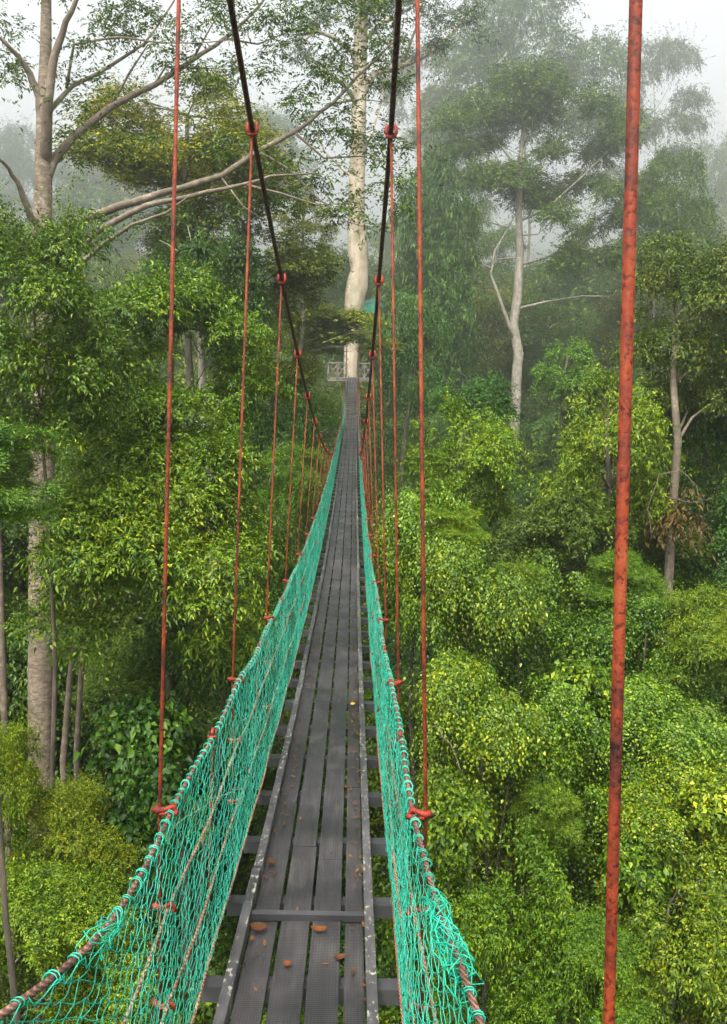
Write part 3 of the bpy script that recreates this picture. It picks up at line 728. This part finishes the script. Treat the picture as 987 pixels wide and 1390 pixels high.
t('canopy_tree', 'flat topped olive tree whose dark branch crosses the cream trunk', 'tree', 'round2', 452, 448, 47, 76, 30, (1.5,1.5,1.0), tr=.2, limbs=12, trunkpts=[P(385,640,47), P(392,540,47), P(402,482,47), P(420,468,47), P(445,464,47), P(470,466,47)])
# right, middle distance
t('vine_clad_tree', 'tall narrow tree wrapped in creepers right of the cream trunk', 'tree', 'far0', 590, 375, 78, 62, 145, (.75,.95,.9), tr=.3)
t('vine_clad_tree', 'lower creeper hung tree beside the right rods', 'tree', 'drape1', 562, 480, 50, 42, 75, (.6,.8,.8), tr=.2)
t('canopy_tree', 'dark tree between the creeper clad tree and the pale leaning stem', 'tree', 'round1', 640, 550, 31, 55, 36, (1,1.2,1), tr=.14)
t('canopy_tree', 'fresh green rounded tree right of the second right rod', 'tree', 'round0', 625, 632, 24, 76, 80, (.95,1.1,.9), tr=.13, limbs=12)
t('canopy_tree', 'domed yellow green tree crossed by the thick rusty rod', 'tree', 'round0', 822, 610, 22, 88, 92, (.98,1,.78), tr=.16, limbs=12)
t('canopy_tree', 'olive green tree tucked below the domed crown', 'tree', 'round2', 760, 730, 21.5, 80, 65, (.7,.9,.8), tr=.14)
t('canopy_tree', 'soft pale green tree in light mist behind the domed crown', 'tree', 'far0', 770, 500, 50, 42, 36, (1.5,1.6,1.1), tr=.16)
t('canopy_tree', 'dark leaved tree at the right edge with a thin leaning stem', 'tree', 'fine0', 945, 440, 23, 92, 110, (.85,.8,.8), tr=.12, limbs=14, bark='bark_branch', trunkpts=[P(905,830,22), P(912,700,22), P(920,600,22), P(914,520,22.3), P(918,440,22.6)])
t('canopy_tree', 'dark tree at the right edge beside the dead leaves', 'tree', 'round1', 960, 590, 25, 75, 85, (.8,.9,.9), tr=.14)
t('canopy_tree', 'dark tree above the yellow bush at the right edge', 'tree', 'drape0', 950, 740, 24, 62, 85, (.5,.7,.6), tr=.14)
t('canopy_tree', 'grey green tree in light mist above the right edge tree', 'tree', 'airy0', 905, 290, 80, 62, 75, (.9,.95,.95), tr=.2, limbs=14)
# right, vine covered slope
vs = [('vine_mound', 'pale flecked creeper mound beside the right net at mid length', 'drape0', 575, 770, 19, 62, 95, (1.7,1.6,1.6)),
 ('vine_mound', 'tall creeper curtain behind the second right rod', 'drape1', 640, 850, 17.5, 75, 110, (1.25,1.15,1.0)),
 ('vine_mound', 'creeper covered mound in front of the olive tree', 'drape0', 740, 870, 20, 85, 100, (.8,.9,.65)),  # set back, its tint darkened to suggest a shadowed hollow
 ('vine_mound', 'trailing creeper bank right of the nearest right rod', 'drape1', 650, 1010, 14.5, 85, 105, (1.2,1.15,.9)),
 ('vine_mound', 'light green creeper bank left of the thick rusty rod', 'drape0', 765, 1010, 15.2, 80, 90, (1.4,1.3,.85)),
 ('vine_mound', 'dark creeper bank right of the thick rusty rod', 'drape1', 875, 895, 18.5, 75, 80, (.95,1.0,.6)),
 ('vine_mound', 'greyish flowering creeper mound near the right edge', 'drape1', 905, 1010, 15, 85, 75, (1.6,1.4,1.2)),
 ('vine_mound', 'dark hollow creeper bank below the light green one', 'drape0', 800, 1130, 15.5, 78, 75, (.85,.9,.6)),  # shadow of a hollow put into this bank's darker tint
 ('vine_mound', 'tangled creeper bank in the lower right above the corner bush', 'drape1', 930, 1120, 13.6, 85, 70, (1.25,1.15,.7))]
for (n_, l_, p_, x, y, d, rx, ry, ti) in vs: t(n_, l_, 'creeper', p_, x, y, d, rx, ry, ti, tr=.07, limbs=3)
for (l_, pr_, x, y, d, rx, ry, ti) in [
 ('broad leaved plant pushing through the creepers left of the rusty rod', 'broad', 790, 930, 15.4, 42, 38, (1.3,1.25,.8)), ('small broad leaved shrub right of the nearest right rod clamp', 'broad', 620, 1120, 13, 40, 42, (1.2,1.2,.8)),
 ('fresh green layered shrub above the second right rod clamp', 'layer0', 612, 715, 19, 42, 30, (1.1,1.15,.7)), ('lone fresh green shrub in the creepers at centre right', 'layer2', 700, 800, 18, 40, 34, (1.4,1.4,.9)),
 ('light leaved shrub against the dark creeper bank right of the rusty rod', 'layer0', 845, 790, 19.5, 46, 40, (.95,1.05,.8)), ('broad leaved plant in the lower right creepers', 'broad', 870, 1170, 13, 42, 40, (1.5,1.4,.8)),
 ('fine leaved shrub low between the creeper banks', 'fine0', 745, 1100, 14, 44, 40, (1.5,1.45,.9)), ('pale broad leaved shrub beneath the flowering creeper mound', 'broad', 960, 1090, 13.2, 40, 36, (1.7,1.5,1))]:
    t('shrub', l_, 'shrub', pr_, x, y, d, rx, ry, ti, tr=.03, limbs=3)
t('sapling', 'bright yellow green bush on the right edge above the flowering creeper', 'tree', 'layer1', 965, 870, 17.5, 62, 62, (1.2,1.1,.7), tr=.06)
t('sapling', 'yellow green rounded bush at the bottom beside the right net', 'tree', 'round0', 690, 1270, 12.4, 98, 120, (1.0,1.0,.75), tr=.06)
t('sapling', 'olive bush with orange leaves in the bottom right corner', 'tree', 'round0', 905, 1275, 12.6, 112, 115, (1.0,.9,.7), tr=.06)
t('sapling', 'small light green bush hidden low between two bottom bushes', 'tree', 'layer0', 800, 1330, 11.8, 70, 80, (.9,1.0,.8), tr=.04)
# pale leaning stem with its two hazy crowns
def leaning_pale():
    D = 84; g = P(698, 552, D); bz = Vector((g.x, g.y, ground(g.x, g.y) - .2))
    root = empty('forest_tree', bz, 'slim pale trunked tree with a side stem and layered crown in the mist', 'tree')
    T = lambda l: [P(*q) - bz for q in l]
    mb = MB(); mb.tube([Vector((0,0,0))] + T([(699,560,D),(702,500,D),(704,480,D),(697,440,D),(703,400,D),(706,340,D),(704,290,D),(706,220,D),(712,160,D),(716,100,D)]), [.6,.5,.46,.46,.42,.43,.36,.31,.23,.17,.10], 12)
    mb.build('trunk', M['bark_grey'], root)
    br = [([(705,475,D),(690,440,D-.3),(678,405,D-.5),(666,372,D-.6),(672,340,D-.6),(690,310,D-.5),(700,290,D-.5)], .13), ([(668,365,D-.6),(650,356,D-.8),(600,350,D-1),(560,322,D-1.2)], .06), ([(700,420,D),(740,410,D-.5),(790,402,D-1),(832,402,D-1)], .09),
          ([(704,360,D),(740,350,D),(790,330,D),(840,300,D),(880,270,D)], .08), ([(705,300,D),(740,285,D),(790,240,D),(830,200,D)], .08), ([(704,350,D),(672,352,D),(640,350,D)], .05), ([(703,320,D),(730,318,D),(750,300,D)], .05),
          ([(705,230,D),(680,200,D),(655,160,D),(640,130,D)], .06), ([(708,200,D),(740,160,D),(765,130,D)], .06), ([(704,250,D),(670,225,D),(640,190,D),(620,180,D)], .05), ([(690,310,D-.5),(660,300,D-.5),(640,265,D-.5)], .04), ([(670,345,D-.6),(655,310,D-.6),(660,270,D-.6)], .04), ([(790,330,D),(800,290,D),(820,270,D)], .04)]
    for l, r in br:
        T_ = T(l); m2 = MB(); m2.tube(T_, [1.8*r*(1 - .8*i/(len(T_)-1)) for i in range(len(T_))], 7); m2.build('branch', M['bark_grey'], root)
    rg = random.Random(2); cl = []
    for (x, y, rx, ry) in [(690,250,50,28),(660,240,34,18),(730,262,34,20),(750,290,26,16),(705,235,40,20),(755,360,26,14),(770,340,20,10),(700,160,40,22),(730,150,34,20),(670,150,26,14),(640,140,34,22),(620,165,26,16),
                       (790,240,30,18),(820,215,30,18),(840,180,24,16),(860,150,26,18),(880,260,30,18),(850,290,30,16),(890,300,28,14),(830,340,24,12),(790,310,24,12),(640,350,20,8),(600,345,20,10),(625,200,24,14),(690,110,30,20),(760,120,34,20),
                       (800,145,30,18),(730,100,34,18),(660,200,24,10),(760,200,26,10),(835,255,22,12),(620,300,24,14),(590,300,22,14)]:
        c = P(x, y, D + rg.uniform(-3, 3)) - bz; s = D / F
        for k in range(2): cl.append((tuple(c + Vector((rg.uniform(-.6,.6)*rx*s, rg.uniform(-1,1), rg.uniform(-.6,.6)*ry*s))), (rx*s*.85, 2.2, ry*s*.95)))
    V, Fc = leaves(np.random.default_rng(79), cl, ntw=14500, nl=9, L=.24, W=.10, tl=.9, droop=.25, shell=(.2, 1.0), low=-.8)
    o = link('crown', mesh_np('crown', V, Fc), M['mid'], root); o.color = (1.0, 1.0, .9, 1)
leaning_pale()
# misty trees behind
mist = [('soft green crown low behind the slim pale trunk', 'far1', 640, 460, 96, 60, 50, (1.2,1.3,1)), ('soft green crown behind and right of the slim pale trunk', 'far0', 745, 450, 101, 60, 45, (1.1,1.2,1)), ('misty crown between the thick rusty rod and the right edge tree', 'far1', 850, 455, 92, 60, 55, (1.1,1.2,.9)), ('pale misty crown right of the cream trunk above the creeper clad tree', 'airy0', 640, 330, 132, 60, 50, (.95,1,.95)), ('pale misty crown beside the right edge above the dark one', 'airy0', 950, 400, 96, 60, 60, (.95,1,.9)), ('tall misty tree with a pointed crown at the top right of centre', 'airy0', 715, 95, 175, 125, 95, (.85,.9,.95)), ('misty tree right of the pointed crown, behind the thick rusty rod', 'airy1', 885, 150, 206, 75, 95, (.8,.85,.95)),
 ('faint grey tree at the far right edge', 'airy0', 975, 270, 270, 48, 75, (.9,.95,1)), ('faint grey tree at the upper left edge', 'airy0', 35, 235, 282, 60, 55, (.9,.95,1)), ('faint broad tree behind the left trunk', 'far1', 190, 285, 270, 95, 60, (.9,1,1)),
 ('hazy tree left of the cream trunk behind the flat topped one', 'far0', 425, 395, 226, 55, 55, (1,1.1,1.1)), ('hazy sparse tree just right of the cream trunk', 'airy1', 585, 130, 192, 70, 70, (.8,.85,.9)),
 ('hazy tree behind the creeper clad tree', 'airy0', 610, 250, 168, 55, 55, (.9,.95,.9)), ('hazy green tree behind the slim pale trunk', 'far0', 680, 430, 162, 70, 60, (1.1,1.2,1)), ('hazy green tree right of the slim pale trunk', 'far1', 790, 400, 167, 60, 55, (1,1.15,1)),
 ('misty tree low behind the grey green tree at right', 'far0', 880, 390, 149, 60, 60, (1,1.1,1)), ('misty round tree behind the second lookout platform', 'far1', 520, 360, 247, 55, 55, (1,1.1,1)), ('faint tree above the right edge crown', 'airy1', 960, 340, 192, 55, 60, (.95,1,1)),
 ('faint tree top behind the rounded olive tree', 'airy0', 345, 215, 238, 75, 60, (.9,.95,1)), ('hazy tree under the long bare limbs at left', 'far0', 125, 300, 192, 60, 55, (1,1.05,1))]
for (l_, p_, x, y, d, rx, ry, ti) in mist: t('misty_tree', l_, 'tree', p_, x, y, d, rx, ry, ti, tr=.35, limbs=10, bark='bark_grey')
# slim stems seen on their own
def stem(label, pts, r, bark, sprig=True):
    P_ = [P(*q) for q in pts]; b = Vector((P_[0].x, P_[0].y, ground(P_[0].x, P_[0].y) - .1)); root = empty('slender_tree', b, label, 'tree')
    mb = MB(); mb.tube([Vector((0,0,0))] + [p - b for p in P_], [r*1.15] + [r*(1 - .4*i/len(P_)) for i in range(len(P_))], 10); mb.build('trunk', M[bark], root)
    me, cl = PROTO['fine0']; o = link('crown', me, None, root); o.location = P_[-1] - b; o.scale = (.35, .35, .3); o.color = (1, 1, 1, 1)
stem('slim mossy stem beside the brown trunk, right one of the pair', [(104,1020,16.4),(110,920,16.4),(116,830,16.2),(130,760,16)], .055, 'bark_branch')
stem('slim pale stem standing at the left edge', [(2,850,15),(0,760,15),(-2,690,15),(2,620,15)], .06, 'bark_branch')
def liana(label, pts, r=.007):
    P_ = [P(*q) for q in pts]; b = P_[0]; root_pts = [p - b for p in P_]; rg = random.Random(len(label)); fine = []
    for a, c in zip(root_pts, root_pts[1:]):
        for k in range(4): fine.append(a.lerp(c, k/4) + Vector((rg.uniform(-1,1), rg.uniform(-1,1), rg.uniform(-1,1)))*.02)
    fine.append(root_pts[-1]); mb = MB(); mb.tube(fine, r, 5); o = mb.build('liana', M['bark_branch']); o.location = b; tag(o, label, 'liana')
liana('thin pale liana arching out of the creepers beside the right net', [(575,1000,12.8),(592,985,12.7),(612,1010,12.6),(628,1050,12.6)])
liana('thin pale liana looping from the thin stem above the dead leaves', [(918,640,21),(895,645,20.8),(880,690,20.8),(885,730,20.9)], .010)
liana('short forked bare twig beside the thin leaning stem', [(920,635,21.2),(945,660,21),(955,690,21)], .010)
liana('long bare stem slanting behind the nearest left rod', [(205,1150,12.6),(240,1120,12.5),(290,1085,12.6),(330,1070,12.8)], .01)
liana('pale curved stem among leaves left of the far rods', [(365,660,25),(372,640,25),(370,615,25.2),(385,600,25.4)], .014)
# dead leaves caught on the thin stem at the right
def dead_bunch():
    c = P(918, 688, 21.6); rg = R_(5); cl = clumpset(rg, 13, .85, .6, .15, .6, .55, -1, .2)
    V, Fc = leaves(rg, cl, ntw=300, nl=5, L=.13, W=.05, tl=.35, droop=1.0, hang_=.6, low=-.9)
    b = empty('dead_branch', c, 'bunch of dead brown leaves caught on the thin leaning stem', 'dead foliage')
    link('foliage', mesh_np('foliage', V, Fc), M['dead'], b)
    m2 = MB(); m2.tube([Vector((-.9,0,.1)), Vector((-.3,0,.25)), Vector((.3,0,.1)), Vector((.9,.1,.2))], [.03,.025,.02,.01], 6); m2.build('twig', M['bark_dark'], b)
dead_bunch()
# nest fern in the dark tree
def nest_fern():
    c = P(273, 345, 22.5); b = MB(); rg = random.Random(3)
    for i in range(34):
        a = rg.uniform(0, 6.28); L = rg.uniform(.45, .8); d = Vector((math.cos(a), math.sin(a), 0)); up = rg.uniform(.3, 1.1); w_ = .05; x = Vector((-d.y, d.x, 0))
        pr = []
        for k in range(6):
            f = k/5; q = d*L*f + Vector((0,0,L*up*(f - 1.15*f*f))); pr.append((q, w_*math.sin(math.pi*min(.96, .15+f*.8))))
        vs = [];
        for q, ww in pr: vs += [q - x*ww, q + Vector((0,0,-.01)), q + x*ww]
        b.add(vs, [(k*3+j, k*3+j+1, k*3+j+4, k*3+j+3) for k in range(5) for j in (0, 1)])
    o = b.build('nest_fern', M['dark']); o.location = c; o.color = (.7, .9, .9, 1)
    tag(o, 'dark nest fern perched on the tree behind the nearest left rod', 'fern')
nest_fern()

# ------------------------------------------------------------------ undergrowth and far wood: masses nobody could count
def mass(name, pts, names, tint):
    """pts: (location, scale, index); a point cloud mesh instancing crowns that already stand in the scene"""
    me = bpy.data.meshes.new(name); me.from_pydata([tuple(p[0]) for p in pts], [], [])
    rg = R_(len(pts)); n = len(pts)
    a = me.attributes.new('sc', 'FLOAT_VECTOR', 'POINT'); a.data.foreach_set('vector', np.array([p[1] for p in pts], np.float32).ravel())
    a = me.attributes.new('rot', 'FLOAT_VECTOR', 'POINT'); rr = np.zeros((n, 3), np.float32); rr[:, 2] = rg.uniform(0, 6.28, n); rr[:, :2] = rg.normal(0, .15, (n, 2)); a.data.foreach_set('vector', rr.ravel())
    a = me.attributes.new('pick', 'INT', 'POINT'); a.data.foreach_set('value', np.array([p[2] for p in pts], np.int32))
    o = link(name, me); o.color = (*tint, 1); tag(o, kind='stuff')
    ng = bpy.data.node_groups.new(name, 'GeometryNodeTree')
    ng.interface.new_socket('Geometry', in_out='INPUT', socket_type='NodeSocketGeometry'); ng.interface.new_socket('Geometry', in_out='OUTPUT', socket_type='NodeSocketGeometry')
    N = ng.nodes; gi = N.new('NodeGroupInput'); go = N.new('NodeGroupOutput'); ip = N.new('GeometryNodeInstanceOnPoints'); j = N.new('GeometryNodeJoinGeometry')
    for nm in reversed(names):
        src = next(x for x in bpy.data.objects if x.data == PROTO[nm][0]); oi = N.new('GeometryNodeObjectInfo'); oi.inputs['Object'].default_value = src; oi.inputs['As Instance'].default_value = False
        g2 = N.new('GeometryNodeGeometryToInstance'); ng.links.new(oi.outputs['Geometry'], g2.inputs[0]); ng.links.new(g2.outputs[0], j.inputs[0])
    def attr(nm, ty):
        x = N.new('GeometryNodeInputNamedAttribute'); x.data_type = ty; x.inputs[0].default_value = nm; return x.outputs[0]
    ng.links.new(gi.outputs[0], ip.inputs['Points']); ng.links.new(j.outputs[0], ip.inputs['Instance'])
    ip.inputs['Pick Instance'].default_value = True
    ng.links.new(attr('pick', 'INT'), ip.inputs['Instance Index']); ng.links.new(attr('rot', 'FLOAT_VECTOR'), ip.inputs['Rotation']); ng.links.new(attr('sc', 'FLOAT_VECTOR'), ip.inputs['Scale'])
    ng.links.new(ip.outputs[0], go.inputs[0]); md = o.modifiers.new('scatter', 'NODES'); md.node_group = ng
    return o
def scatter():
    rg = random.Random(11); low, mid_, far = [], [], []
    def sight(x, y): return abs(x) < y * .46 + 7
    y = -2.0
    while y < 62:
        step = 2.5 if y < 34 else 3.2; x = -36.0
        while x < 36:
            X = x + rg.uniform(-1, 1)*step*.4; Y = y + rg.uniform(-1, 1)*step*.4
            if sight(X, Y):
                g = ground(X, Y); cxx = abs(X - xc(Y)); s = rg.uniform(.65, 1.1)
                low.append(((X, Y, g + .9*s), (s, s, s*rg.uniform(.7, 1)), rg.randrange(5)))
                if Y < 20: cap = CAMZ - 10.5 + 2.0 * sm(5, 10, cxx)
                elif Y < 34: cap = CAMZ - 8.0 + 4.6 * sm(4, 10, cxx) + (Y - 20) * .05
                else: cap = CAMZ - 6.5 + 5.6 * sm(3.5, 10, cxx) + (Y - 34) * .02
                if Y > 34 and abs(X - .167*Y) < 3.0: cap -= 4.5
                zt = g + 3.2
                while zt < cap:
                    if rg.random() < .62:
                        s = rg.uniform(.7, 1.15); low.append(((X + rg.uniform(-1, 1), Y + rg.uniform(-1, 1), min(cap, zt) - 1.2), (s, s, s*rg.uniform(.9, 1.2)), rg.randrange(5)))
                    zt += 3.0
            x += step
        y += step
    y = 36.0
    while y < 110:
        step = 5.0; x = -60.0
        while x < 60:
            X = x + rg.uniform(-1, 1)*2; Y = y + rg.uniform(-1, 1)*2
            if sight(X, Y) and not (abs(X - xc(Y)) < 4.5 and Y < 66):
                g = ground(X, Y)
                # tree tops climb with distance: below the line y = 470 px of the photograph
                if Y < 88 and abs(X - .167*Y) < 4.0: x += step; continue
                cap = CAMZ - 2.6 + max(0, Y - 62) * .08 + (sm(5, 20, -X)*3.0 if X < 0 else sm(16, 26, X)*3); s = rg.uniform(.55, .9)
                h = min(cap, g + 14) - rg.uniform(0, 3.5)
                mid_.append(((X, Y, h - 3.0*s), (s, s, s*rg.uniform(.9, 1.4)), rg.randrange(4)))
                mid_.append(((X+1.5, Y, h - 9.0*s), (s, s, s*1.5), rg.randrange(4)))
            x += step
        y += step
    y = 110.0
    while y < 1350:
        step = 9.0 if y < 300 else 9 + (y - 300) * .026; x = -(y * .46 + 20)
        while x < y * .46 + 20:
            X = x + rg.uniform(-.4, .4)*step; Y = y + rg.uniform(-.4, .4)*step
            g = ground(X, Y); s = rg.uniform(.9, 1.5) * step / 9; hh = rg.uniform(7, 17)
            if y < 300: far.append(((X, Y, g + hh), (s, s, s*rg.uniform(.8, 1.3)), rg.randrange(4)))
            far.append(((X, Y+2, g + hh*.35), (s*1.2, s*1.2, s*1.3), rg.randrange(4)))
            x += step
        y += step
    print('scatter', len(low), len(mid_), len(far))
    mass('undergrowth', low, ['round1', 'drape1', 'fine0', 'round2', 'layer2'], (.65, .72, .55))  # tint darkened so the gaps between crowns look deeply shaded
    mass('forest_understorey', mid_, ['far0', 'far1', 'fine0', 'airy0'], (.8, .88, .7))
    mass('distant_forest', far, ['far0', 'far1', 'airy0', 'far0'], (1, 1, 1))
scatter()

# ------------------------------------------------------------------ fallen leaves on the boards
def litter():
    rg = random.Random(9)
    def leafmesh(L, W, curl):
        b = MB(); n = 5; vs = []
        for i in range(n+1):
            f = i/n; ww = W*math.sin(math.pi*(.08 + .88*f)); z = curl*(f-.5)**2*4*L*.25
            vs += [Vector((-ww/2, (f-.5)*L, z + curl*ww*.3)), Vector((0, (f-.5)*L, z)), Vector((ww/2, (f-.5)*L, z + curl*ww*.35))]
        b.add(vs, [(k*3+j, k*3+j+1, k*3+j+4, k*3+j+3) for k in range(n) for j in (0, 1)]); return b
    big = [('curled rust brown leaf lying under the cross batten at left', -.19, 3.30, .07, .05, 1.3), ('rust brown leaf pressed against the cross batten at middle', .045, 3.30, .065, .035, 1.5),
           ('pink brown leaf standing on the left board above the batten', -.19, 3.9, .05, .03, .4), ('dark brown leaf beside the right kerb at the bottom', .13, 3.1, .05, .03, 2.0),
           ('orange brown leaf low on the left middle board', -.06, 3.05, .035, .03, 1.0), ('small golden leaf on the right board far along', .175, 6.55, .045, .04, .3)]
    for l_, dx, y, L, W, a in big:
        o = leafmesh(L, W, 1.0).build('fallen_leaf', M['dead']); o.location = (xc(y) + dx, y, zd(y) + .012); o.rotation_euler = (.05, 0, a); o.color = (.85, .42, .36, 1) if 'golden' not in l_ else (4.0, 3.2, 1.4, 1); tag(o, l_, 'leaf', 'fallen leaves on the boards')
    b = MB()
    for i in range(520):
        y = rg.choice([rg.uniform(2.8, 10), rg.uniform(3.0, 40)]); q = rg.random()
        dx = rg.uniform(.165, .235) if q < .55 else (rg.uniform(-.235, -.15) if q < .85 else rg.uniform(-.2, .2)); L = rg.uniform(.008, .035); a = rg.uniform(0, 6.28)
        m_ = leafmesh(L, L*.4, rg.uniform(.3, 1)); R = Matrix.Rotation(a, 3, 'Z') @ Matrix.Rotation(rg.uniform(-.3, .3), 3, 'X'); c = Vector((xc(y) + dx, y, zd(y) + .010 + L*.1))
        b.add([R @ Vector(v) + c for v in m_.v], m_.f)
    o = b.build('leaf_litter', M['dead']); o.color = (.9, .55, .5, 1); tag(o, kind='stuff')
litter()

# ------------------------------------------------------------------ haze
def haze():
    b = MB(); x0, x1, y0, y1, z0, z1 = -1700, 1700, -250, 2300, -2.5, 230
    b.box(((x0+x1)/2, (y0+y1)/2, (z0+z1)/2), (x1-x0, y1-y0, z1-z0))
    m = bpy.data.materials.new('haze'); m.use_nodes = True; nt = m.node_tree; nt.nodes.clear(); o_ = nt.nodes.new('ShaderNodeOutputMaterial'); v = nt.nodes.new('ShaderNodeVolumePrincipled')
    v.inputs['Color'].default_value = (.93, .95, .95, 1); v.inputs['Density'].default_value = HAZE; v.inputs['Anisotropy'].default_value = .78
    nt.links.new(v.outputs[0], o_.inputs['Volume']); o = b.build('haze', m, smooth=False); tag(o, kind='stuff')
haze()
